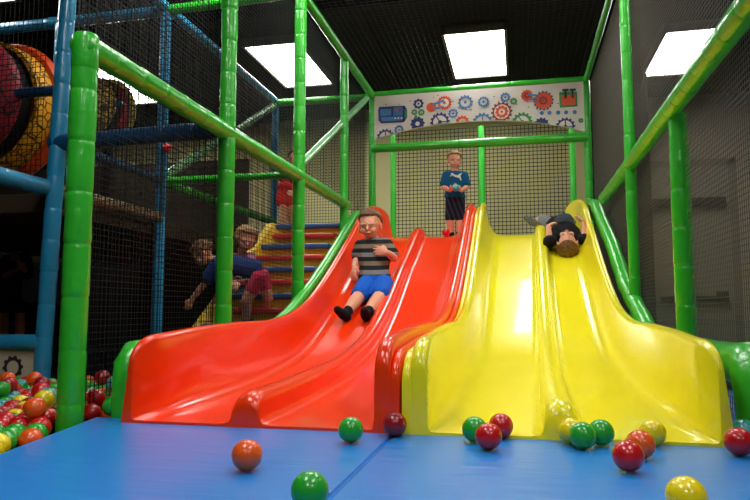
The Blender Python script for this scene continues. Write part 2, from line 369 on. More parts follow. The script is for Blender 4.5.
for y0, y1, z0, l in ((1.89, 2.95, .0, 'black net between the nearest and second green posts, beside the ball pit'), (2.99, 4.05, .0, 'black net between the second green post and the stair post'),
                  (4.09, 6.2, 1.25, 'black net above the rail between stair post and gear panel')):
    net((XL-.045, y0, z0), (0, 1, 0), (0, 0, 1), y1-y0, 2.5-z0, .023, .0023, M_net, l)
net((XR+.045, 1.0, -.1), (0, 1, 0), (0, 0, 1), 5.2, 2.6, .020, .0021, M_netl, 'dense dark net hanging along the right side of the slides')
net((XL, 2.97, 2.535), (1, 0, 0), (0, 1, 0), 2.07, 3.2, .045, .0018, M_net, 'dark net stretched overhead between the high green rails')
net((X2+.045, 2.99, 1.0), (0, 1, 0), (0, 0, 1), 3.2, 1.5, .03, .0028, M_net, 'black net behind the left bay, between the blue posts')
net((X2, 3.02, 0.0), (1, 0, 0), (0, 0, 1), .99, 2.5, .03, .0026, M_net, 'black net under and over the dark blue crossbar')
net((X2, 6.27, 1.0), (1, 0, 0), (0, 0, 1), 1.0, 1.5, .03, .004, mat('green_net_cord', (70, 92, 74), .6, .4), 'grey green net at the back above the foam stairs')
net((-4.2, 2.93, 1.0), (1, 0, 0), (0, 0, 1), 1.74, 1.6, .03, .0026, M_net, 'black net in front of the roller in the upper left corner')

# ------------------------------------------------------------------ decks, stairs
bm = bmesh.new(); box(bm, -1.43, .68, 6.15, 7.3, .86, .978, .01)
tag(mesh_obj('deck_platform', bm, mat('deck_vinyl', (70, 60, 60), .5, .4)), 'dark deck platform at the top of the slides under the standing boy', 'platform')
def deck_legs(x0, x1, y0, y1, z):
    root = [o for o in C.objects if o.name.startswith('deck_platform')][-1]
    for x in (x0, x1):
        for y in (y0, y1):
            bm = bmesh.new(); box(bm, x-.03, x+.03, y-.03, y+.03, -.12, z, .005); child('leg', bm, M_black, root)
deck_legs(-1.36, .60, 6.3, 7.2, .86)
bm = bmesh.new(); box(bm, -2.44, -1.45, 5.53, 7.28, .86, 1.0, .01)
tag(mesh_obj('deck_platform', bm, mat('blue_deck_vinyl', (30, 46, 80), .5, .4)), 'landing platform at the top of the foam stairs', 'platform')
root_ = 0; deck_legs(-2.38, -1.52, 5.62, 7.2, .86)
bm = bmesh.new(); box(bm, -4.6, -2.48, 3.0, 7.28, .88, .985, .01)
tag(mesh_obj('deck_platform', bm, mat('brown_deck', (64, 54, 38), .6, .3)), 'dim brown deck platform left of the blue posts', 'platform')
st = empty('foam_staircase', (-1.78, 4.7, 0), 'yellow foam staircase with alternating blue and red treads, left of the red slide', 'stairs')
NS = 9
M_ytread = mat('yellow_stair_vinyl', (244, 206, 74), .5, .4, .1, .2, 30)
M_bt = mat('blue_tread_vinyl', (50, 92, 150), .45, .4, .2, .2, 30); M_rt = mat('red_tread_vinyl', (212, 56, 48), .45, .4, .2, .2, 30)
bm = bmesh.new(); pts = []
for i in range(NS):
    y = 5.50-i*.165; z = 1.10-.035-i*.104
    bx0 = -2.10; box(bm, bx0, -1.47, y-.165, 5.52, z-.095 if i < NS-1 else -.1, z-.0)
child('step_block', bm, M_ytread, st, smooth=False)
bm = bmesh.new()
vs = [bm.verts.new((x, y, z)) for x in (-2.16, -2.10) for y, z in ((5.53, 1.12), (5.38, 1.12), (3.95, .17), (3.95, -.1), (5.53, -.1))]
bm.faces.new(vs[:5]); bm.faces.new(vs[5:][::-1])
for j in range(5): bm.faces.new((vs[j], vs[5+j], vs[5+(j+1) % 5], vs[(j+1) % 5]))
bmesh.ops.recalc_face_normals(bm, faces=bm.faces)
child('side_panel', bm, M_ytread, st, smooth=False)
for i in range(NS):
    y = 5.50-i*.165; z = 1.065-i*.104
    bm = bmesh.new(); box(bm, -2.05+.03*(i % 2), -1.47, y-.21, y-.06, z-.012, z+.032, .016)
    o = child('tread', bm, M_bt if i % 2 == 0 else M_rt, st); o['label'] = ('blue' if i % 2 == 0 else 'red')+' padded tread'
# yellow low bumper behind the pit
bm = bmesh.new(); box(bm, -1.95, -1.46, 3.06, 3.2, -.12, .115, .03)
tag(mesh_obj('pit_bumper', bm, mat('yellow_vinyl', (196, 164, 60), .5, .4, .1, .3, 30)), 'low yellow padded bumper at the back of the ball pit', 'padding')

# ------------------------------------------------------------------ gears
def gear(bm, cx, cz, y, r, teeth, mi_ring, hole=.55, hub=True, spokes=0, mi_in=None, clampf=None, th=.003):
    n = teeth*4; ro = []
    for j in range(n):
        a = 2*PI*j/n; rr = r if (j % 4) in (0, 1) else r*.84
        if teeth < 4: rr = r
        ro.append((rr*math.cos(a), rr*math.sin(a)))
    def P(x, z, yy):
        X, Z = cx+x, cz+z
        if clampf: Z = max(Z, clampf(X))
        return V((X, yy, Z))
    fr = [bm.verts.new(P(x, z, y-th)) for x, z in ro]; bk = [bm.verts.new(P(x, z, y)) for x, z in ro]
    if hole > 0:
        fi = [bm.verts.new(P(r*hole*math.cos(2*PI*j/n), r*hole*math.sin(2*PI*j/n), y-th)) for j in range(n)]
        bi = [bm.verts.new(P(r*hole*math.cos(2*PI*j/n), r*hole*math.sin(2*PI*j/n), y)) for j in range(n)]
        for j in range(n):
            k = (j+1) % n
            for q in ((fr[j], fr[k], fi[k], fi[j]), (fi[j], fi[k], bi[k], bi[j]), (fr[k], fr[j], bk[j], bk[k])):
                f = bm.faces.new(q); f.material_index = mi_ring
        if mi_in is not None:
            vs = [bm.verts.new(P(r*hole*math.cos(2*PI*j/n), r*hole*math.sin(2*PI*j/n), y-th*.6)) for j in range(n)]
            f = bm.faces.new(vs); f.material_index = mi_in
        if hub:
            vs = [bm.verts.new(P(r*.2*math.cos(2*PI*j/12), r*.2*math.sin(2*PI*j/12), y-th)) for j in range(12)]
            f = bm.faces.new(vs); f.material_index = mi_ring
        for s in range(spokes):
            a = 2*PI*s/spokes; d = V((math.cos(a), math.sin(a))); p = V((-d.y, d.x))*r*.06
            vs = [bm.verts.new(P(*(d*r*q+p*w), y-th*.9)) for q, w in ((.1, 1), (.1, -1), (hole+.05, -1), (hole+.05, 1))]
            f = bm.faces.new(vs); f.material_index = mi_ring
    else:
        f = bm.faces.new(fr); f.material_index = mi_ring
        for j in range(n):
            k = (j+1) % n; f = bm.faces.new((fr[k], fr[j], bk[j], bk[k])); f.material_index = mi_ring
def quad(bm, pts, mi, th=.003):
    a = [bm.verts.new(p) for p in pts]; b = [bm.verts.new(p+V((0, th, 0))) for p in pts]
    f = bm.faces.new(a); f.material_index = mi
    for j in range(len(a)):
        k = (j+1) % len(a); f = bm.faces.new((a[j], b[j], b[k], a[k])); f.material_index = mi
YP = 6.165
xa, xb = -1.36, .63
zs = at(374, 140, Y=YP).z; zc = at(480, 121, Y=YP).z; ze = at(583, 131.5, Y=YP).z
def arch(x):
    t = (x-xa)/(xb-xa); base = zs+(ze-zs)*t
    return base+(zc-(zs+ze)/2)*(1-abs(2*t-1)**2.2)
pr_ = empty('gear_panel', ((xa+xb)/2, YP, 2.2), 'white arched panel printed with blue, orange and green gears above the slides', 'sign panel')
bm = bmesh.new(); N_ = 40
tf = []; bf = []; tb = []; bb = []
for i in range(N_+1):
    x = xa+(xb-xa)*i/N_
    tf.append(bm.verts.new((x, YP, 2.475))); bf.append(bm.verts.new((x, YP, arch(x)))); tb.append(bm.verts.new((x, YP+.02, 2.475))); bb.append(bm.verts.new((x, YP+.02, arch(x))))
for i in range(N_):
    bm.faces.new((tf[i], bf[i], bf[i+1], tf[i+1])); bm.faces.new((tb[i+1], bb[i+1], bb[i], tb[i]))
    bm.faces.new((bf[i], bb[i], bb[i+1], bf[i+1])); bm.faces.new((tf[i+1], tb[i+1], tb[i], tf[i]))
bm.faces.new((tf[0], tb[0], bb[0], bf[0])); bm.faces.new((tf[-1], bf[-1], bb[-1], tb[-1]))
child('board', bm, M_white, pr_, smooth=False)
GM = [mat('print_navy', (24, 44, 120), .5), mat('print_blue', (66, 128, 196), .5), mat('print_orange', (238, 84, 34), .5), mat('print_green', (64, 150, 84), .5),
      mat('print_white', (236, 234, 230), .5), mat('print_maroon', (146, 52, 60), .5), mat('print_black', (24, 22, 24), .5)]
NAVY, BLU, ORA, GRN, WHT, MAR, BLK = range(7)
bm = bmesh.new()
def S(px, py): # measured on an enlarged view of the panel
    return at(360+px/3.125, 70+py/3.125, Y=YP)
def G(px, py, r, teeth, mi, **k):
    p = S(px, py); gear(bm, p.x, p.z, YP-.001-.0012*(G.n % 4), r/3.125*.0108, teeth, mi, clampf=lambda X: arch(X)+.004, **k); G.n += 1
G.n = 0
G(183, 106, 15, 8, NAVY, hole=.5); G(223, 117, 14, 1, ORA, hole=0); G(223, 117, 14, 3, ORA, hole=.0)
G(264, 103, 21, 16, ORA, hole=.6, hub=True, mi_in=WHT); G(180, 168, 21, 10, NAVY, hole=.3, hub=False, mi_in=WHT); G(170, 132, 9, 8, GRN, hole=.4)
G(192, 133, 10, 8, GRN, hole=.4); G(250, 163, 28, 14, NAVY, hole=.68, spokes=3, mi_in=WHT); G(291, 136, 14, 10, BLU, hole=.6, spokes=4)
G(329, 101, 21, 12, BLU, hole=.62, spokes=0); G(386, 100, 16, 12, BLU, hole=.6); G(320, 164, 20, 12, ORA, hole=.55); G(383, 164, 28, 14, BLU, hole=.68, spokes=4)
G(443, 131, 29, 14, MAR, hole=.72, mi_in=WHT, hub=False); G(443, 131, 18, 10, ORA, hole=.5, mi_in=WHT); G(454, 86, 14, 10, BLU, hole=.55); G(480, 98, 10, 8, GRN, hole=.4)
G(507, 163, 28, 14, GRN, hole=.62, spokes=3, mi_in=WHT); G(567, 172, 21, 12, NAVY, hole=.25, hub=False, mi_in=BLU); G(522, 80, 17, 12, ORA, hole=.5, mi_in=MAR)
G(573, 96, 27, 16, NAVY, hole=.86, hub=False, mi_in=ORA); G(573, 96, 12, 8, MAR, hole=.5, mi_in=ORA); G(642, 178, 26, 14, NAVY, hole=.68, spokes=4, mi_in=WHT)
G(80, 212, 26, 14, NAVY, hole=.68, spokes=4, mi_in=WHT); G(122, 187, 14, 10, BLU, hole=.5)
for x in (568, 592, 619, 644, 671): G(x, 135-(x-568)*.03, 5.5, 3, BLU, hole=0)
G(690, 158, 7, 6, GRN, hole=.3)
for i in range(26):
    x = random.uniform(60, 680); y = 100+random.uniform(-18, 50)-(x-60)*.02
    G(x, y, 1.7, 3, random.choice((ORA, NAVY, GRN)), hole=0)
def Q(pts, mi, dy=0): quad(bm, [S(*p)+V((0, -.005-dy, 0)) for p in pts], mi)
Q([(60, 116), (140, 112), (146, 122), (146, 150), (138, 163), (66, 167), (58, 158), (57, 124)], NAVY)
Q([(64, 124), (98, 122), (98, 142), (64, 144)], BLU, .004); Q([(104, 118), (134, 116), (134, 142), (104, 144)], BLU, .004)
Q([(66, 148), (134, 145), (132, 158), (70, 162)], BLU, .004); Q([(140, 124), (148, 124), (148, 150), (140, 150)], GRN, .004)
for x in (108, 118, 128): Q([(x, 149), (x+5, 149), (x+5, 154), (x, 154)], WHT, .008)
Q([(110, 124), (115, 122), (118, 130), (113, 132)], ORA, .008); Q([(122, 122), (127, 121), (128, 130), (124, 131)], MAR, .008)
Q([(226, 106), (262, 93), (264, 99), (228, 112)], BLU, .003); Q([(228, 120), (262, 113), (263, 118), (230, 125)], BLU, .003)
Q([(524, 74), (560, 78), (560, 84), (524, 80)], BLU, .003); Q([(530, 88), (556, 92), (556, 97), (530, 93)], BLU, .003)
Q([(622, 70), (678, 68), (680, 114), (624, 118)], GRN); Q([(630, 80), (672, 78), (672, 108), (631, 111)], ORA, .004)
Q([(632, 61), (652, 60), (652, 67), (632, 68)], BLK, .008); Q([(639, 67), (645, 67), (645, 90), (639, 90)], BLK, .008)
Q([(655, 60), (674, 59), (674, 66), (655, 67)], BLK, .008); Q([(661, 66), (667, 66), (667, 88), (661, 88)], BLK, .008)
Q([(172, 142), (178, 142), (178, 152), (172, 152)], GRN, .004)
child('gear_print', bm, GM, pr_, smooth=False)
# small board behind the pit
pb = empty('pit_board', (-2.9, 2.99, 0), 'cream board printed with black gears at the back of the ball pit', 'sign panel')
bm = bmesh.new(); box(bm, -3.7, -2.46, 2.97, 2.99, -.12, .15); child('board', bm, mat('cream_board', (206, 200, 176), .5), pb, smooth=False)
bm = bmesh.new()
bm.free()
for x, z, r, t, h in ((-2.60, .055, .062, 10, .6), (-2.80, .075, .034, 3, 0), (-2.80, -.01, .045, 10, .55), (-2.98, .07, .06, 10, .6), (-3.2, .03, .06, 10, .5)):
    bm = bmesh.new(); gear(bm, x, z, 2.968, r, t, 0, hole=h, spokes=0, hub=False); child('gear_print', bm, [mat('print_charcoal', (44, 44, 44), .5)], pb, smooth=False)

# ------------------------------------------------------------------ rollers in the upper left
def brick(name, c1, c2):
    m = mat(name, c1, .6, .3, 0); nt = m.node_tree; b = nt.nodes['Principled BSDF']
    v = nt.nodes.new('ShaderNodeTexVoronoi'); v.feature = 'DISTANCE_TO_EDGE'; v.inputs['Scale'].default_value = 16
    tc = nt.nodes.new('ShaderNodeTexCoord'); nt.links.new(tc.outputs['Object'], v.inputs['Vector'])
    r = nt.nodes.new('ShaderNodeValToRGB'); r.color_ramp.elements[0].color = lin(c2); r.color_ramp.elements[1].color = lin(c1)
    r.color_ramp.elements[0].position = .02; r.color_ramp.elements[1].position = .09
    nt.links.new(v.outputs['Distance'], r.inputs['Fac']); nt.links.new(r.outputs['Color'], b.inputs['Base Color'])
    return m
M_dr = brick('dark_red_print', (150, 24, 44), (20, 10, 12)); M_yr = brick('amber_print', (226, 160, 26), (50, 30, 6)); M_or = mat('orange_vinyl', (214, 74, 22), .4, .5, .3, .3, 20)
def lathe_y(bm, cx, cz, prof, n=48):
    rs = [[bm.verts.new((cx+r*math.cos(2*PI*j/n), y, cz+r*math.sin(2*PI*j/n))) for j in range(n)] for y, r in prof]
    for a, b in zip(rs, rs[1:]):
        for j in range(n): bm.faces.new((a[j], a[(j+1) % n], b[(j+1) % n], b[j]))
    bmesh.ops.recalc_face_normals(bm, faces=bm.faces)
def roller(cx, cy, cz, R, label, cols, sc=1.0):
    r = empty('padded_roller', (cx, cy, cz), label, 'roller')
    s = R/.4
    bm = bmesh.new(); lathe_y(bm, cx, cz, [(cy-.10*s, .002), (cy-.095*s, R*.3), (cy-.075*s, R*.62), (cy-.03*s, R*.88), (cy+.0*s, R*.92), (cy+.03*s, R*.92), (cy+.04*s, R*.88)]); child('end_pad', bm, cols[0], r)
    bm = bmesh.new(); lathe_y(bm, cx, cz, [(cy+.03*s, R*.8), (cy+.035*s, R*.86), (cy+.13*s, R*.86), (cy+.135*s, R*.8)]); child('gap_ring', bm, M_black, r)
    bm = bmesh.new(); lathe_y(bm, cx, cz, [(cy+.12*s, R*.93), (cy+.125*s, R*.99), (cy+.27*s, R*1.0), (cy+.28*s, R*.95)]); child('side_band', bm, cols[1], r)
    bm = bmesh.new(); lathe_y(bm, cx, cz, [(cy+.26*s, R*1.0), (cy+.265*s, R*1.07), (cy+.31*s, R*1.12), (cy+.35*s, R*1.07), (cy+.35*s, R*.6), (cy+.35*s, .002)]); child('rim_ring', bm, cols[2], r)
    bm = bmesh.new(); tube(bm, [V((cx, cy+.1, cz)), V((cx+R*1.0, cy+.0, cz)), V((X2 if R > .35 else cx+R*1.2, cy+.0, cz))], .03*s, 10); child('axle', bm, MATS['dark_blue_vinyl'], r)
    if R < .35:
        bm = bmesh.new(); box(bm, cx-.05, cx+.05, cy+.30, cy+.36, .985, cz, .01); child('stand', bm, M_black, r)
roller(-3.09, 3.04, 1.565, .40, 'large dark red and amber roller in the upper left behind the net', (M_dr, M_yr, M_or))
p = at(88, 106, Y=5.4)
roller(p.x, p.y, p.z, .32, 'smaller amber roller seen right of the nearest green post', (brick('dim_amber', (170, 140, 60), (70, 50, 20)), M_dr, mat('dull_yellow_vinyl', (170, 150, 60), .5)))

# ------------------------------------------------------------------ balls
BC = {'red': (206, 18, 26), 'dark red': (150, 10, 24), 'green': (34, 166, 44), 'yellow': (250, 222, 16), 'orange': (240, 92, 24), 'teal': (70, 176, 176)}
BM_ = {k: mat(k.replace(' ', '_')+'_ball_plastic', v, .28, .5, .5) for k, v in BC.items()}
RB = .034
def ball_mesh(col, r=RB):
    bm = bmesh.new(); bmesh.ops.create_uvsphere(bm, u_segments=28, v_segments=16, radius=r)
    for v in bm.verts: # moulded seam
        if abs(v.co.z) < .0005: v.co *= .992
    me = bpy.data.meshes.new('ball'); bm.to_mesh(me); bm.free(); me.materials.append(BM_[col]); me.shade_smooth(); return me
BME = {k: ball_mesh(k) for k in BC}
def ball(p, col, label, group=None, r=RB):
    o = bpy.data.objects.new('play_ball', BME[col]); C.objects.link(o); o.location = p
    o.rotation_euler = (random.uniform(0, 3), random.uniform(0, 3), random.uniform(0, 3))
    s = r/RB; o.scale = (s, s, s)
    return tag(o, label, 'ball', group)
G1 = 'play balls on the blue mat'
for px, py, c, l in ((244.5, 472, 'orange', 'orange play ball alone on the left mat'), (307.5, 512, 'green', 'green play ball cut by the bottom edge of the picture'),
                     (349.5, 443.5, 'green', 'green play ball against the front edge of the red slide'), (394, 437, 'dark red', 'dark red play ball at the gap between red and yellow slides'),
                     (474.5, 443, 'green', 'green play ball half behind two red balls'), (488.5, 451, 'red', 'front red play ball of the trio before the yellow slide'),
                     (501, 439, 'red', 'rear red play ball of the trio before the yellow slide'), (572, 445, 'yellow', 'yellow play ball partly behind the green pair'),
                     (583.5, 450, 'green', 'left green play ball of the touching pair'), (602, 446.5, 'green', 'right green play ball of the touching pair'),
                     (629.5, 473, 'red', 'red play ball in front of an orange ball on the right mat'), (642, 460, 'orange', 'orange play ball touching the red ball on the right mat'),
                     (654, 447, 'yellow', 'yellow play ball behind the orange one by the slide edge'), (689, 519, 'yellow', 'yellow play ball cut by the bottom edge at the right'),
                     (741, 457, 'red', 'red play ball at the right edge of the picture'), (747, 446, 'teal', 'teal play ball behind the red one at the right edge')):
    p = at(px, py, Z=.001); ball(p+V((0, .012, RB)), c, l, G1)
fixed = []
for px, py, Y, c, l in ((96, 398, 2.09, 'red', 'large red play ball just right of the nearest green post'), (113, 406, 2.0, 'green', 'green play ball beside the corner of the red slide')):
    p = at(px, py, Y=Y); ball(p, c, l, 'play balls in the ball pit'); fixed.append(p)
p = at(446, 233, Y=5.47); ball(V((p.x, p.y, zfl(5.47)+RB)), 'red', 'red play ball at the top of the red slide by the standing boy')
p = at(167, 148, X=-2.348); ball(p, 'red', 'red ball caught in the net high in the left bay')
# pit: a settled top layer
pit = []
def pit_h(x, y): return -.022+.015*max(0, min(1, (y-1.5)/1.4))+.012*math.sin(x*7+y*3)
row = 0; y = 1.40
cols = ['red', 'red', 'yellow', 'green', 'orange', 'teal', 'yellow', 'red', 'green', 'dark red']
while y < 2.92:
    x = -3.0+(row % 2)*.0355
    while x < -1.29:
        xx = x+random.uniform(-.002, .002); y2 = y+random.uniform(-.002, .002)
        xe = -1.47+.0 if y2 > 1.96 else -1.135-.25*(y2-.9)/1.06-.055
        if y2 > 1.98: xe = -1.39 if 2.0 < y2 else xe
        z = pit_h(xx, y2)+random.uniform(-.008, .008)
        P = V((xx, y2, z)); px, py, d = proj(P)
        ok = xx < xe and -45 < px < 128 and math.hypot(xx-XL, y2-1.87) > .079 and all((P-q).length > .066 for q in fixed)
        if math.hypot(xx-(X2), y2-2.97) < .08: ok = False
        if ok: pit.append((P, random.choice(cols)))
        x += .0708
    row += 1; y += .0614
extra = []
for P, c in pit:
    if random.random() < .2:
        Q_ = P+V((.0355, .0205, .056))
        near = [q for q, _ in pit if (q-Q_).length < .14]
        zt = Q_.z
        for q in near:
            dxy = math.hypot(q.x-Q_.x, q.y-Q_.y)
            if dxy < .0679: zt = max(zt, q.z+math.sqrt(.068**2-dxy**2))
        Q_.z = zt
        if Q_.y > 2.6: continue
        if Q_.y > 2.88 or Q_.y < 1.6 or Q_.x > -1.5 and Q_.y > 1.9 and Q_.y < 3: 
            if math.hypot(Q_.x-XL, Q_.y-1.87) < .09 or Q_.y > 2.88 or Q_.y < 1.6: continue
        if math.hypot(Q_.x-XL, Q_.y-1.87) < .085 or Q_.x > -1.40: continue
        if zt > P.z+.075 or any((e-Q_).length < .0685 for e, _ in extra) or any((e-Q_).length < .066 for e in fixed): continue
        extra.append((Q_, random.choice(cols)))
PITB = pit+extra
PIT_OBJ = [(ball(P, c, 'x', 'play balls in the ball pit'), c) for P, c in PITB]

# ------------------------------------------------------------------ people
def smoothed(name, bm, m, root, voxel, it=3, fac=.5):
    """fuse the overlapping closed volumes of bm into one continuous skin"""
    me = bpy.data.meshes.new(name); bm.to_mesh(me); bm.free()
    o = bpy.data.objects.new(name, me); C.objects.link(o)
    r = o.modifiers.new('fuse', 'REMESH'); r.mode = 'VOXEL'; r.voxel_size = voxel
    s = o.modifiers.new('soft', 'SMOOTH'); s.iterations = it; s.factor = fac
    d = bpy.context.evaluated_depsgraph_get(); n = bpy.data.meshes.new_from_object(o.evaluated_get(d))
    o.modifiers.clear(); o.data = n; bpy.data.meshes.remove(me); n.name = name
    n.materials.clear(); n.materials.append(m); n.shade_smooth()
    n.transform(Matrix.Translation(-root_loc(root)))
    if not isinstance(root, Vector): o.parent = root
    return o
def root_loc(r): return r if isinstance(r, Vector) else r.location
def hull(bm, balls):
    """closed convex hull of ellipsoids: (centre, (rx,ry,rz), 3x3 axes or None)"""
    t = bmesh.new()
    for c, r, ax in balls:
        if not isinstance(r, (tuple, list)): r = (r, r, r)
        q = bmesh.ops.create_icosphere(t, subdivisions=2, radius=1)
        for v in q['verts']:
            p = V((v.co.x*r[0], v.co.y*r[1], v.co.z*r[2]))
            v.co = c+(ax @ p if ax else p)
    h = bmesh.ops.convex_hull(t, input=t.verts)
    bmesh.ops.delete(t, geom=list({g for g in h['geom_interior']+h['geom_unused'] if isinstance(g, bmesh.types.BMVert)}), context='VERTS')
    bmesh.ops.recalc_face_normals(t, faces=t.faces)
    tmp = bpy.data.meshes.new('t'); t.to_mesh(tmp); t.free(); bm.from_mesh(tmp); bpy.data.meshes.remove(tmp)
def limb(bm, pts):
    for (a, ra), (b, rb) in zip(pts, pts[1:]): hull(bm, [(a, ra, None), (b, rb, None)])
def axes(f, u):
    u = u.normalized(); r = f.cross(u).normalized(); f = u.cross(r).normalized()
    return Matrix((r, f, u)).transposed()          # columns: right, forward, up
def hand(bm, w, d, n, H, curl=.5, side=1):
    """w wrist, d along the hand, n out of the back of the hand, side: thumb side sign"""
    d = d.normalized(); n = (n-d*n.dot(d)).normalized(); s = d.cross(n)*side
    A = Matrix((s, d, n)).transposed()
    hull(bm, [(w+d*H*.06, (H*.10, H*.08, H*.07), A), (w+d*H*.24+s*H*.02, (H*.15, H*.07, H*.055), A)])
    for k, (off, ln) in enumerate(((.125, .22), (.045, .25), (-.035, .235), (-.11, .18))):
        p = w+d*H*(.29-.012*abs(k-1))+s*H*off; dd = (d+s*off*.6).normalized(); r = H*.034; q = [(p-dd*H*.08, r*1.1), (p, r*1.05)]
        a = 0
        for j, fr in enumerate((.42, .32, .26)):
            a += curl*(.7+.15*k); c = dd*math.cos(a)-n*math.sin(a)
            p = p+c*H*ln*fr; q.append((p, r*(1-.1*(j+1))))
        limb(bm, q)
    p = w+d*H*.09+s*H*.09; t1 = (d*.6+s*.8-n*.2).normalized(); t2 = (d*.9+s*.3-n*.45).normalized()
    limb(bm, [(p, H*.05), (p+t1*H*.11, H*.042), (p+t1*H*.11+t2*H*.10, H*.034)])
def head(bm, c, A, H):
    def E(x, y, z, rx, ry, rz): return (c+A @ V((x*H, y*H, z*H)), (rx*H, ry*H, rz*H), A)
    hull(bm, [E(0, -.06, .12, .355, .42, .37)])
    hull(bm, [E(0, .06, .02, .31, .35, .30), E(0, .15, -.30, .17, .18, .15), E(0, .05, -.2, .24, .25, .2)])
    for s in (-1, 1):
        hull(bm, [E(s*.15, .26, -.20, .115, .11, .12)])
        hull(bm, [E(s*.355, -.03, -.06, .04, .09, .13)])
        hull(bm, [E(s*.06, .375, -.01, .05, .03, .025), E(s*.20, .33, -.01, .04, .035, .025)])
    hull(bm, [E(0, .38, -.06, .028, .03, .03), E(0, .435, -.165, .05, .045, .036)])
    hull(bm, [E(0, .375, -.28, .09, .03, .025)])
def face(c, A, H, root, skin, iris=(58, 48, 42), closed=False):
    P = lambda x, y, z: c+A @ V((x*H, y*H, z*H))
    for s in (-1, 1):
        bm = bmesh.new(); hull(bm, [(P(s*.14, .345, -.085), (H*.045, H*.036, H*.017 if not closed else H*.008), A)])
        e = child('eye', bm, mat('eye_white', (205, 192, 182), .3) if not closed else mat('eyelash', (60, 40, 30), .6), root)
        if not closed:
            bm = bmesh.new(); hull(bm, [(P(s*.14, .370, -.085), (H*.030, H*.014, H*.018), A)]); child('iris', bm, mat('iris_%d' % iris[0], iris, .2), e_root(e, root))
        bm = bmesh.new(); hull(bm, [(P(s*.07, .398, -.002), (H*.02, H*.012, H*.010), A), (P(s*.21, .35, -.005), (H*.02, H*.015, H*.012), A)]); child('eyebrow', bm, mat('eyebrow_hair', (130, 96, 66), .8), root)
    bm = bmesh.new(); hull(bm, [(P(-.08, .375, -.285), (H*.03, H*.02, H*.014), A), (P(.08, .375, -.285), (H*.03, H*.02, H*.014), A), (P(0, .395, -.295), (H*.03, H*.02, H*.024), A)])
    child('lips', bm, mat('lips', (172, 88, 78), .45), root)
class _R:  # a child whose own location is zero keeps world offsets equal to the root's
    pass
def e_root(e, root):
    e['_'] = 0; del e['_']; return EyeRoot(e, root)
class EyeRoot:
    def __init__(s, e, root): s.e = e; s.location = root.location
_mesh_obj = mesh_obj
def mesh_obj(name, bm, m, parent=None, **k):
    if isinstance(parent, EyeRoot): parent = parent.e
    return _mesh_obj(name, bm, m, parent, **k)
def hair(c, A, H, root, m, rule, amp=.03, scale=1.0, freq=9, strands=True, name='hair'):
    """shell over the skull where rule(right, forward, up) > 0"""
    bm = bmesh.new(); bmesh.ops.create_icosphere(bm, subdivisions=5, radius=1)
    for v in bm.verts:
        d = v.co.normalized(); k = rule(d.x, d.y, d.z)
        t = max(0, min(1, k/.12+.5))
        base = V((d.x*.36, d.y*.43-.06, d.z*.385+.12))
        nz = noise.noise(V((d.x*freq, d.y*freq*.7, d.z*freq*.6))+V((H*50, 0, 0)))*amp+noise.noise(d*freq*3.1)*amp*.4
        sc = (.88+.0*t)*(1-t)+t*(1.11*scale+nz*2)
        p = V((base.x, base.y+.06, base.z-.12))*sc+V((0, -.06, .12))
        v.co = c+A @ (p*H)
    return child(name, bm, m, root, ang=180)
def hair_mat(name, col, col2):
    m = mat(name, col, .55, .4, 0, .6, 90); nt = m.node_tree; b = nt.nodes['Principled BSDF']
    tc = nt.nodes.new('ShaderNodeTexCoord'); n = nt.nodes.new('ShaderNodeTexNoise'); n.inputs['Scale'].default_value = 70; n.inputs['Detail'].default_value = 3
    r = nt.nodes.new('ShaderNodeValToRGB'); r.color_ramp.elements[0].position = .35; r.color_ramp.elements[1].position = .65
    r.color_ramp.elements[0].color = lin(col2); r.color_ramp.elements[1].color = lin(col)
    nt.links.new(tc.outputs['Object'], n.inputs['Vector']); nt.links.new(n.outputs['Fac'], r.inputs['Fac']); nt.links.new(r.outputs['Color'], b.inputs['Base Color'])
    return m
short_rule = lambda x, y, z: z-(.42 if y > .55 else (.42-(.55-y)*.70 if y > -.25 else -.10-(-.25-y)*.6))
def person(name, J, H, label, skin=M_skin, group=None, voxel=.0042, hands=(('L', None, None, .4), ('R', None, None, .4))):
    """J: joints in place. Returns body object (one continuous mesh) plus frames."""
    base = V(J['base'])
    bm = bmesh.new()
    hc = J['head']; A = axes(J['hf'], J['hu']); head(bm, hc, A, H)
    nb = J['neck']; pv = J['pelvis']; up = (nb-pv).normalized()
    sd = (J['sR']-J['sL']).normalized(); fw = up.cross(sd).normalized(); T = Matrix((sd, fw, up)).transposed()
    # neck and torso
    limb(bm, [(hc+A @ V((0, -.08*H, -.22*H)), H*.185), (nb, H*.19), (nb-up*H*.15, H*.24)])
    ch = nb.lerp(pv, .30); wa = nb.lerp(pv, .68)
    hull(bm, [(nb-up*H*.12, (H*.42, H*.22, H*.14), T), (ch, (H*.53, H*.36, H*.4), T), (wa, (H*.45, H*.34, H*.3), T)])
    hull(bm, [(wa, (H*.45, H*.34, H*.3), T), (pv, (H*.49, H*.37, H*.28), T)])
    for s in 'LR':
        limb(bm, [(nb-up*H*.1+(J['s'+s]-nb)*.4, H*.2), (J['s'+s], H*.185), (J['s'+s].lerp(J['e'+s], .45), H*.155), (J['e'+s], H*.13), (J['e'+s].lerp(J['w'+s], .35), H*.135), (J['w'+s], H*.095)])
        limb(bm, [(J['h'+s], H*.28), (J['h'+s].lerp(J['k'+s], .5), H*.25), (J['k'+s], H*.20), (J['k'+s].lerp(J['a'+s], .35), H*.20), (J['a'+s], H*.125)])
        d = (J['t'+s]-J['a'+s]); hl = J['a'+s]-d*.25
        limb(bm, [(hl, H*.12), (J['a'+s]+d*.4, H*.12), (J['t'+s], H*.09)])
        hd, hn, curl, sg = J.get('hand'+s, (None, None, .5, 1))
        if hd is not None: hand(bm, J['w'+s], V(hd), V(hn), H, curl, 1 if s == 'L' else -1)
    o = smoothed(name, bm, skin, base, voxel)
    o.location = base; tag(o, label, 'person', group)
    return o, A, T, fw, up
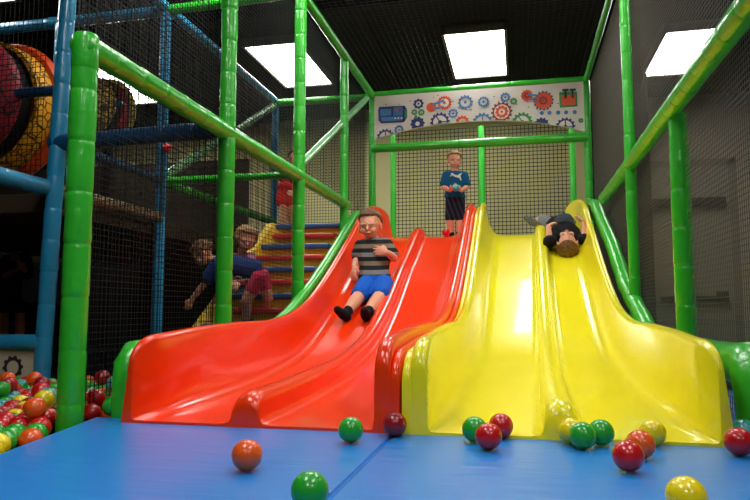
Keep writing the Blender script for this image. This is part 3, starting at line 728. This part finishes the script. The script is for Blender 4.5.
def shirt(o, J, H, T, up, m, sleeve=.5, extra=.035, hem=.98, name='shirt', voxel=.0055, loose=0):
    bm = bmesh.new(); nb = J['neck']; pv = J['pelvis']; e = extra
    ch = nb.lerp(pv, .30); wa = nb.lerp(pv, .68); hm = nb.lerp(pv, hem)
    hull(bm, [(nb-up*H*.13, (H*(.43+e), H*(.23+e), H*.15), T), (ch, (H*(.54+e), H*(.37+e), H*.4), T), (wa, (H*(.45+e), H*(.36+e+loose), H*.25), T)])
    hull(bm, [(wa, (H*(.45+e), H*(.36+e+loose), H*.25), T), (hm, (H*(.52+e+loose), H*(.40+e+loose), H*.10), T)])
    hull(bm, [(nb-up*H*.06, (H*.26, H*.245, H*.07), T), (nb-up*H*.16, (H*.4, H*.26, H*.1), T)])
    for s in 'LR':
        a, b = J['s'+s], J['e'+s]; c = a.lerp(b, sleeve*2 if sleeve <= .5 else 1)
        limb(bm, [(nb-up*H*.12+(a-nb)*.4, H*(.2+e)), (a, H*(.20+e)), (a.lerp(b, min(1, sleeve)), H*(.20+e)), (a.lerp(b, min(1, sleeve*1.35)), H*(.205+e))])
    return smoothed(name, bm, m, o.location if False else _P(o), voxel, 4)
class _P:
    def __new__(cls, o): return o
def shorts(o, J, H, T, up, m, ln=.8, extra=.05, name='shorts', flare=.03, voxel=.0055):
    bm = bmesh.new(); pv = J['pelvis']; e = extra
    hull(bm, [(pv+up*H*.2, (H*(.47+e), H*(.36+e), H*.12), T), (pv-up*H*.02, (H*(.51+e), H*(.39+e), H*.24), T)])
    for s in 'LR':
        a, b = J['h'+s], J['k'+s]
        limb(bm, [(a, H*(.285+e)), (a.lerp(b, .5*ln), H*(.26+e)), (a.lerp(b, ln), H*(.215+e+flare))])
    return smoothed(name, bm, m, o, voxel, 4)
def shoe(o, J, s, H, m, name='shoe', ankle=.22, k=1.0):
    bm = bmesh.new(); a, t, kn = J['a'+s], J['t'+s], J['k'+s]; d = (t-a); up = (kn-a).normalized()
    hull(bm, [(a-d*.28-up*H*.02, H*.145*k, None), (a+d*.35-up*H*.02, H*.15*k, None), (a+up*H*.05, H*.145*k, None)])
    hull(bm, [(a+d*.3-up*H*.02, H*.145*k, None), (t+d*.08, H*.115*k, None)])
    limb(bm, [(a, H*.15*k), (a+up*H*ankle, H*.155*k)])
    return smoothed(name, bm, m, o, .005, 3)

# --- seated boy on the red slide
def stripes(name, org, axis, cols, period):
    m = mat(name, (90, 90, 90), .85, .2, 0, .25, 70); nt = m.node_tree; N = nt.nodes; L = nt.links; b = N['Principled BSDF']
    tc = N.new('ShaderNodeTexCoord'); vm = N.new('ShaderNodeVectorMath'); vm.operation = 'DOT_PRODUCT'; vm.inputs[1].default_value = axis
    L.new(tc.outputs['Object'], vm.inputs[0]); a = N.new('ShaderNodeMath'); a.operation = 'MULTIPLY_ADD'; a.inputs[1].default_value = 1/period; a.inputs[2].default_value = org
    L.new(vm.outputs['Value'], a.inputs[0]); f = N.new('ShaderNodeMath'); f.operation = 'FRACT'; L.new(a.outputs[0], f.inputs[0])
    r = N.new('ShaderNodeValToRGB'); r.color_ramp.interpolation = 'CONSTANT'; el = r.color_ramp.elements
    while len(el) < len(cols): el.new(.5)
    for i, c in enumerate(cols): el[i].position = i/len(cols); el[i].color = lin(c)
    L.new(f.outputs[0], r.inputs['Fac']); L.new(r.outputs['Color'], b.inputs['Base Color']); return m
BD = V((0, 1, 0))
H = .218
J = dict(base=(-1.03, 4.28, zfl(4.28)), head=at(370, 225, Y=4.42), hf=V((-.02, -1, -.16)), hu=V((-.04, -.05, 1)), neck=at(373, 239.5, Y=4.46), pelvis=at(375, 283, Y=4.31),
         sL=at(361, 246, Y=4.45), sR=at(386.5, 245, Y=4.45))
J['sL'], J['sR'] = J['sR'], J['sL']   # his left is on the right of the picture
J.update(eL=at(394, 258, Y=4.38), wL=at(388, 253, Y=4.29), eR=at(357, 259, Y=4.42), wR=at(354.5, 267, Y=4.33),
         hL=at(383.5, 285, Y=4.27), hR=at(368, 285, Y=4.27), kL=at(380, 296, Y=4.09), kR=at(359, 296, Y=4.09))
def onfloor(px, Y, h=.03):
    p = at(px, 300, Y=Y); return V((p.x, p.y, zfl(Y)+h))
J['aL'] = onfloor(366, 3.88, .045); J['aR'] = onfloor(345, 3.88, .045)
J['tL'] = J['aL']+V((.004, -.055, .025)); J['tR'] = J['aR']+V((-.03, -.05, .03))
J['handL'] = (V((-1, -.1, .25)), V((.1, -1, .2)), .35, -1); J['handR'] = (V((-.05, -.5, -.8)), V((-.6, -.6, .3)), .45, 1)
def swapside(J):  # axes() expects the vector from left to right shoulder to lie along the figure's right
    return J
def build(name, J, H, label, **k):
    # torso frame: right axis points to the person's right so that right x up = ... forward
    return person(name, J, H, label, **k)
o, A, T, fw, up = build('person', J, H, 'boy in striped shirt and blue shorts sliding seated down the red slide')
face(J['head'], A, H, o, None)
hair(J['head'], A, H, o, hair_mat('light_brown_hair', (124, 92, 62), (84, 60, 40)), short_rule, .012, 1.0)
shirt(o, J, H, T, up, stripes('striped_jersey', .15, (0, -.1, 1), [(30, 30, 34), (124, 122, 122), (30, 30, 34), (122, 104, 86)], .118), .5)
shorts(o, J, H, T, up, mat('royal_blue_cloth', (22, 92, 196), .8, .2, 0, .3, 60), .86)
for s in 'LR': shoe(o, J, s, H, M_blackcloth, 'sock', .30)

# --- standing boy on the deck
H = .182
YS = 6.08
fl = .98
bx = at(455, 240, Y=YS).x
def SP(px, py, Y=YS): return at(px, py, Y=Y)
J = dict(base=(bx, YS, fl), head=SP(454.5, 160.5), hf=V((.22, -1, -.12)), hu=V((.02, 0, 1)), neck=SP(455, 171), pelvis=SP(455, 198, YS),
         sR=SP(446.2, 175.5), sL=SP(464, 175.5), eR=SP(443.5, 187, YS-.01), eL=SP(467, 187, YS-.01), wR=SP(449.5, 190.5, YS-.13), wL=SP(461.5, 190.5, YS-.13),
         hR=SP(451, 201), hL=SP(459.5, 201), kR=SP(449.8, 220, YS-.02), kL=SP(460.5, 220, YS-.02))
J['aR'] = V((SP(452, 240).x, YS, fl+.045)); J['aL'] = V((SP(457.5, 240).x+.01, YS-.03, fl+.045))
J['tR'] = J['aR']+V((-.01, -.075, -.022)); J['tL'] = J['aL']+V((.01, -.075, -.022))
J['handR'] = (V((.75, -.35, .3)), V((-.4, -.3, -1)), .45, -1); J['handL'] = (V((-.75, -.35, .3)), V((.4, -.3, -1)), .45, 1)
o, A, T, fw, up = build('person', J, H, 'boy in blue T-shirt standing at the slide top holding a teal ball', voxel=.004)
face(J['head'], A, H, o, None)
hair(J['head'], A, H, o, hair_mat('sandy_hair', (176, 138, 92), (128, 94, 58)), short_rule, .012, 1.0)
sh = shirt(o, J, H, T, up, mat('teal_blue_jersey', (16, 92, 136), .8, .2, 0, .25, 60, .25, 14), .5, loose=.03)
shorts(o, J, H, T, up, stripes('plaid_cloth', 0, (1, 0, .35), [(20, 22, 34), (20, 22, 34), (28, 30, 44), (58, 62, 84)], .045), .88, .02, flare=.03)
for s in 'LR': shoe(o, J, s, H, M_blackcloth, 'shoe', .30, 1.05)
# leaping cat mark across the chest
cm = [(450.6, 173.4), (452.6, 173.0), (455.0, 174.8), (457.6, 175.2), (459.6, 173.6), (461.6, 172.6), (461.2, 173.8), (460.2, 175.0), (460.6, 176.8), (461.4, 180.0), (460.4, 180.2), (459.0, 177.6), (457.0, 177.4), (454.6, 176.6), (452.0, 175.0), (450.4, 176.4), (449.9, 175.9), (451.4, 174.5)]
bm = bmesh.new()
yc = (J['neck'].lerp(J['pelvis'], .25)).y-H*.41
vsf = []
for px, py in cm:
    p = SP(px, py, yc); vsf.append(V((p.x, 0, p.z)))
cx_ = sum(v.x for v in vsf)/len(vsf)
front = [bm.verts.new((v.x, yc-.006+((v.x-J['neck'].x)**2)*4.2, v.z)) for v in vsf]; back = [bm.verts.new(v.co+V((0, .014, 0))) for v in front]
f1 = bm.faces.new(front); f2 = bm.faces.new(back[::-1])
for j in range(len(front)):
    k = (j+1) % len(front); bm.faces.new((front[j], back[j], back[k], front[k]))
bmesh.ops.recalc_face_normals(bm, faces=bm.faces); bmesh.ops.triangulate(bm, faces=[f for f in bm.faces if len(f.verts) > 4])
child('chest_emblem', bm, mat('white_print', (235, 238, 240), .6), o, smooth=False)
p = SP(456, 188, YS-.20)
ball(p, 'teal', 'teal ball held in both hands by the standing boy', r=.033)

# --- boy lying on his back on the yellow slide, head towards us
H = .195
LX = at(567, 245, Y=5.05).x
zf_ = lambda y, h: zfl(y)+h
def LP(px, py, Y): return at(px, py, Y=Y)
hd = LP(567.5, 249, 4.88); hd.z = max(hd.z, zfl(4.88)+.09)
J = dict(base=(LX, 5.3, zfl(5.3)), head=hd, hf=V((-.05, -.62, .78)), hu=V((-.03, -.78, -.62)), neck=V((LX, 5.03, zf_(5.03, .085))), pelvis=V((LX-.03, 5.35, zf_(5.35, .085))),
         sL=V((LX-.105, 5.03, zf_(5.03, .075))), sR=V((LX+.105, 5.03, zf_(5.03, .075))))
J['neck'] = V((LX, 5.00, zf_(5.00, .10)))
J.update(eL=V((LX-.135, 4.89, zf_(4.89, .10))), wL=V((LX-.135, 4.98, zf_(4.98, .185))), eR=V((LX+.12, 4.91, zf_(4.91, .10))), wR=V((LX+.12, 5.01, zf_(5.01, .19))),
         hL=V((LX-.09, 5.39, zf_(5.39, .08))), hR=V((LX+.03, 5.39, zf_(5.39, .08))), kL=V((LX-.16, 5.55, zf_(5.55, .11))), kR=V((LX+.06, 5.59, zf_(5.59, .08))),
         aL=V((LX-.235, 5.49, zf_(5.49, .10))), aR=V((LX+.05, 5.78, zf_(5.78, .06))))
J['tL'] = J['aL']+V((-.05, 0, .035)); J['tR'] = J['aR']+V((.01, .03, .06))
J['handL'] = (V((.3, .6, .3)), V((-.6, -.3, .7)), .5, 1); J['handR'] = (V((-.2, .5, .5)), V((.7, 0, .5)), .5, -1)
o, A, T, fw, up = build('person', J, H, 'boy in black T-shirt lying on his back headfirst at the top of the yellow slide')
face(J['head'], A, H, o, None)
hair(J['head'], A, H, o, hair_mat('brown_hair', (128, 88, 52), (84, 54, 32)), short_rule, .03, 1.04, 7)
shirt(o, J, H, T, up, M_blackcloth, .72, .05)
shorts(o, J, H, T, up, mat('grey_cloth', (120, 122, 128), .85, .2), .95)
for s in 'LR': shoe(o, J, s, H, mat('grey_sock', (92, 96, 96), .8), 'sock', .2)
# printed chest panel
bm = bmesh.new(); c = J['neck'].lerp(J['pelvis'], .38)+V((0, 0, H*.37)); hull(bm, [(c, (H*.40, H*.40, H*.075), T)])
child('chest_print', bm, mat('slate_print', (70, 78, 96), .8), o)

# --- kneeling child in blue top and pink shorts below the stairs
H = .178
K = lambda px, py, Y=4.15: at(px, py, Y=Y)
dim = M_skin
J = dict(base=tuple(K(262, 318)), head=K(203, 254, 4.15), hf=V((-.75, -.35, -.5)), hu=V((-.65, 0, .76)), neck=K(214, 261, 4.16), pelvis=K(257, 272, 4.15),
         sL=K(217, 266, 4.06), sR=K(219, 262, 4.28), eL=K(205, 283, 4.05), wL=K(192, 299, 4.05), eR=K(222, 285, 4.3), wR=K(214, 303, 4.3),
         hL=K(259, 278, 4.08), hR=K(262, 276, 4.24), kL=K(246, 301, 4.06), kR=K(268, 298, 4.26), aL=K(247, 322, 4.15), aR=K(259, 320, 4.34))
J['tL'] = J['aL']+V((-.05, -.05, -.03)); J['tR'] = J['aR']+V((-.05, -.05, -.03))
J['handL'] = (V((-.4, -.1, -.9)), V((.3, -1, 0)), .4, 1); J['handR'] = (V((-.4, -.1, -.9)), V((.3, -1, 0)), .4, -1)
o, A, T, fw, up = build('person', J, H, 'child in blue top and pink shorts bending forward at the foot of the stairs', voxel=.005)
face(J['head'], A, H, o, None)
hair(J['head'], A, H, o, MATS['brown_hair'], lambda x, y, z: z-(.45 if y > .5 else -.45), .03, 1.06, 6)
shirt(o, J, H, T, up, mat('navy_blue_cloth', (34, 58, 116), .85, .2, 0, .3, 50), .5, .09, 1.05)
shorts(o, J, H, T, up, mat('pink_cloth', (222, 60, 96), .8, .2), .5, .03)
for s in 'LR': shoe(o, J, s, H, mat('brown_shoe', (70, 48, 40), .7), 'shoe', .1)
bm = bmesh.new(); pts = [J['neck'].lerp(J['pelvis'], t)+V((0, -.07, -.07+.012*math.sin(t*30))) for t in [i/14 for i in range(3, 15)]]
tube(bm, pts, .011, 8); child('ruffle', bm, mat('lace_trim', (150, 140, 120), .9), o)

# --- fair haired girl on the stairs
H = .192
K = lambda px, py, Y=4.52: at(px, py, Y=Y)
J = dict(base=tuple(K(243, 300)), head=K(246, 240), hf=V((.55, -.8, -.35)), hu=V((.25, -.05, 1)), neck=K(241, 254, 4.56), pelvis=K(240, 284, 4.62),
         sR=K(231.5, 259, 4.60), sL=K(250, 258, 4.52), eR=K(229, 271, 4.55), wR=K(234, 281, 4.45), eL=K(253, 271, 4.45), wL=K(256, 280, 4.35),
         hR=K(236, 288, 4.6), hL=K(245, 288, 4.6), kR=K(234, 300, 4.42), kL=K(246, 300, 4.42), aR=K(236, 318, 4.55), aL=K(247, 318, 4.55))
J['tR'] = J['aR']+V((0, -.08, -.02)); J['tL'] = J['aL']+V((0, -.08, -.02))
J['handR'] = (V((.3, -.6, -.6)), V((0, -.5, .8)), .4, 1); J['handL'] = (V((.3, -.6, -.6)), V((0, -.5, .8)), .4, -1)
o, A, T, fw, up = build('person', J, H, 'girl with curly fair hair and mauve shirt behind the bending child', voxel=.005)
face(J['head'], A, H, o, None)
hair(J['head'], A, H, o, hair_mat('fair_hair', (196, 158, 110), (134, 98, 62)), lambda x, y, z: z-(.42 if y > .5 else -.75), .07, 1.16, 5)
shirt(o, J, H, T, up, mat('mauve_cloth', (176, 108, 140), .85, .2, 0, .3, 50), .5, .04)
shorts(o, J, H, T, up, mat('denim_cloth', (52, 66, 98), .85, .2), .9)
for s in 'LR': shoe(o, J, s, H, MATS['brown_shoe'], 'shoe', .1)

# --- child in red at the top of the stairs
H = .18
K = lambda px, py, Y=5.72: at(px, py, Y=Y)
J = dict(base=(K(286, 215).x, 5.72, 1.0), head=K(296, 158, 5.9), hf=V((.6, -.5, -.4)), hu=V((.25, .1, 1)), neck=K(293, 169, 5.88), pelvis=K(287, 190, 5.76),
         sR=K(285, 173, 5.9), sL=K(298, 173, 5.84), eR=K(283, 183, 5.86), wR=K(289, 190, 5.7), eL=K(300, 184, 5.78), wL=K(300, 194, 5.68),
         hR=K(284, 195, 5.74), hL=K(290, 195, 5.74), kR=K(283, 206, 5.66), kL=K(291, 206, 5.68))
J['aR'] = V((K(282, 215, 5.64).x, 5.68, 1.045)); J['aL'] = V((K(291, 215, 5.8).x, 5.84, 1.045))
J['tR'] = J['aR']+V((-.01, -.08, -.02)); J['tL'] = J['aL']+V((0, -.08, -.02))
J['handR'] = (V((.3, -.6, -.6)), V((0, -.5, .8)), .4, 1); J['handL'] = (V((.3, -.6, -.6)), V((0, -.5, .8)), .4, -1)
o, A, T, fw, up = build('person', J, H, 'child in red shorts at the top of the foam stairs', voxel=.006)
face(J['head'], A, H, o, None)
hair(J['head'], A, H, o, MATS['brown_hair'], short_rule, .02, 1.03)
shirt(o, J, H, T, up, mat('dark_red_cloth', (120, 30, 32), .85, .2), .5, .04)
shorts(o, J, H, T, up, mat('bright_red_cloth', (206, 44, 44), .85, .2), .7, .12)
for s in 'LR': shoe(o, J, s, H, mat('white_shoe', (210, 206, 200), .6), 'shoe', .05)

# --- person sitting in the dark beyond the pit
H = .21
K = lambda px, py, Y=5.0: at(px, py, Y=Y)
J = dict(base=(K(16, 300).x, 5.0, -.12), head=K(22, 240), hf=V((.4, -.9, -.2)), hu=V((.1, 0, 1)), neck=K(17, 254), pelvis=K(8, 296),
         sR=K(6, 260), sL=K(26, 259), eR=K(4, 276, 4.95), wR=K(16, 270, 4.8), eL=K(28, 274, 4.9), wL=K(18, 262, 4.78),
         hR=K(2, 300), hL=K(14, 300), kR=K(4, 308, 4.7), kL=K(20, 308, 4.7))
for s, x in (('R', 6), ('L', 22)): J['a'+s] = V((K(x, 300, 4.68).x, 4.68, -.06)); J['t'+s] = J['a'+s]+V((0, -.12, -.02))
J['handR'] = (V((.8, -.2, .4)), V((0, -1, .2)), .4, 1); J['handL'] = (V((-.6, -.2, .6)), V((0, -1, .2)), .4, -1)
o, A, T, fw, up = build('person', J, H, 'person in dark clothes sitting in shadow beyond the ball pit', voxel=.007)
face(J['head'], A, H, o, None)
hair(J['head'], A, H, o, MATS['brown_hair'], short_rule, .02, 1.05)
shirt(o, J, H, T, up, mat('charcoal_cloth', (46, 44, 48), .85, .2), .9, .04)
shorts(o, J, H, T, up, M_blackcloth, 1.0, name='trousers')
for s in 'LR': shoe(o, J, s, H, M_blackcloth, 'shoe', .1)
bm = bmesh.new(); box(bm, J['base'][0]-.45, J['base'][0]+.35, 4.86, 5.3, -.12, J['pelvis'].z-H*.30, .02)
tag(mesh_obj('bench', bm, mat('black_vinyl', (22, 22, 24), .5), loc=(J['base'][0], 5.08, -.12)), 'dark padded bench under the person beyond the ball pit', 'bench')


# ------------------------------------------------------------------ labels of the pit balls: by what lies next to each
bpy.context.view_layer.update()
dg = bpy.context.evaluated_depsgraph_get()
def visible(o):
    c = o.location; n = 0
    for dx, dz in ((0, 0), (0, .024), (-.022, .01), (.022, .01), (0, -.02), (0, .031), (-.016, .025), (.016, .025), (-.03, 0), (.03, 0), (-.01, .015), (.01, .015)):
        tgt = c+RT*dx+V((0, 0, dz)); org = V((0, 0, CH)); d = (tgt-org).normalized(); pos = org.copy()
        for _ in range(14):
            hit, loc, nor, idx, ob, mt = bpy.context.scene.ray_cast(dg, pos, d)
            if hit and ob.name.startswith('safety_net'): pos = loc+d*.006; continue
            break
        if hit and ob.name == o.name: n += 1
    return n
vis = []
for o, c in PIT_OBJ:
    px, py, d = proj(o.location)
    k = visible(o) if px > -8 and py < 508 else 0
    if k: vis.append((o, c, px, py))
    else: o['label'] = '%s play ball lying deep among the other balls in the pit' % c; o['group'] = 'hidden %s balls in the ball pit' % c
seen = {}
def near(o, c, px, py, sx, sy):
    best = None
    for q, c2, x, y in vis:
        if q is o: continue
        dx, dy = (x-px)*sx, (y-py)*sy
        if sx and (dx <= 2 or abs(y-py) > 10): continue
        if sy and (dy <= 1 or abs(x-px) > 12): continue
        dist = math.hypot(x-px, y-py)
        if best is None or dist < best[0]: best = (dist, c2)
    return best[1] if best and best[0] < 34 else None
zone = lambda px, py: 'right of the nearest green post' if px > 82 else ('by the gear board' if py < 385 else ('by the blue mat edge' if py > 412+max(0, (30-px)*.4) else 'mid pit'))
for o, c, px, py in sorted(vis, key=lambda t: (t[3], t[2])):
    w = near(o, c, px, py, -1, 0); e = near(o, c, px, py, 1, 0); u = near(o, c, px, py, 0, -1); dn = near(o, c, px, py, 0, 1)
    base = '%s pit ball %s' % (c, zone(px, py))
    bits = [t for t in ((w and 'a %s one left' % w), (e and 'a %s one right' % e), (u and 'a %s one behind' % u), (dn and 'a %s one in front' % dn)) if t]
    lab = None
    for k in range(0, min(3, len(bits))+1):
        for s in ([()] if k == 0 else ([(i,) for i in range(len(bits))] if k == 1 else [(i, j) for i in range(len(bits)) for j in range(i+1, len(bits))] if k == 2 else [tuple(range(3))])):
            t = base+(', '+', '.join(bits[i] for i in s) if s else '')
            if k >= 2: t = t.replace(' pit ball', ' ball').replace('nearest green post', 'green post')
            if t not in seen and len(t.split()) <= 16 and k >= min(2, len(bits)): lab = t; break
        if lab: break
    if not lab:
        lab = base+', at %s' % ('the left picture edge' if px < 12 else 'the left of its row' if px < 35 else 'the right of its row')
        if lab in seen: lab += ', the nearer one' if o.location.y < 2.2 else ', the farther one'
    seen[lab] = 1; o['label'] = lab.replace('a orange', 'an orange')
print('PIT balls', len(PIT_OBJ), 'visible', len(vis))

# ------------------------------------------------------------------ world and view
w = bpy.data.worlds.new('world'); bpy.context.scene.world = w; w.use_nodes = True
w.node_tree.nodes['Background'].inputs[0].default_value = (.02, .02, .022, 1); w.node_tree.nodes['Background'].inputs[1].default_value = 1
vs_ = bpy.context.scene.view_settings
vs_.view_transform = 'Standard'; vs_.look = 'None'; vs_.gamma = 1; vs_.use_curve_mapping = False; vs_.exposure = 0.72
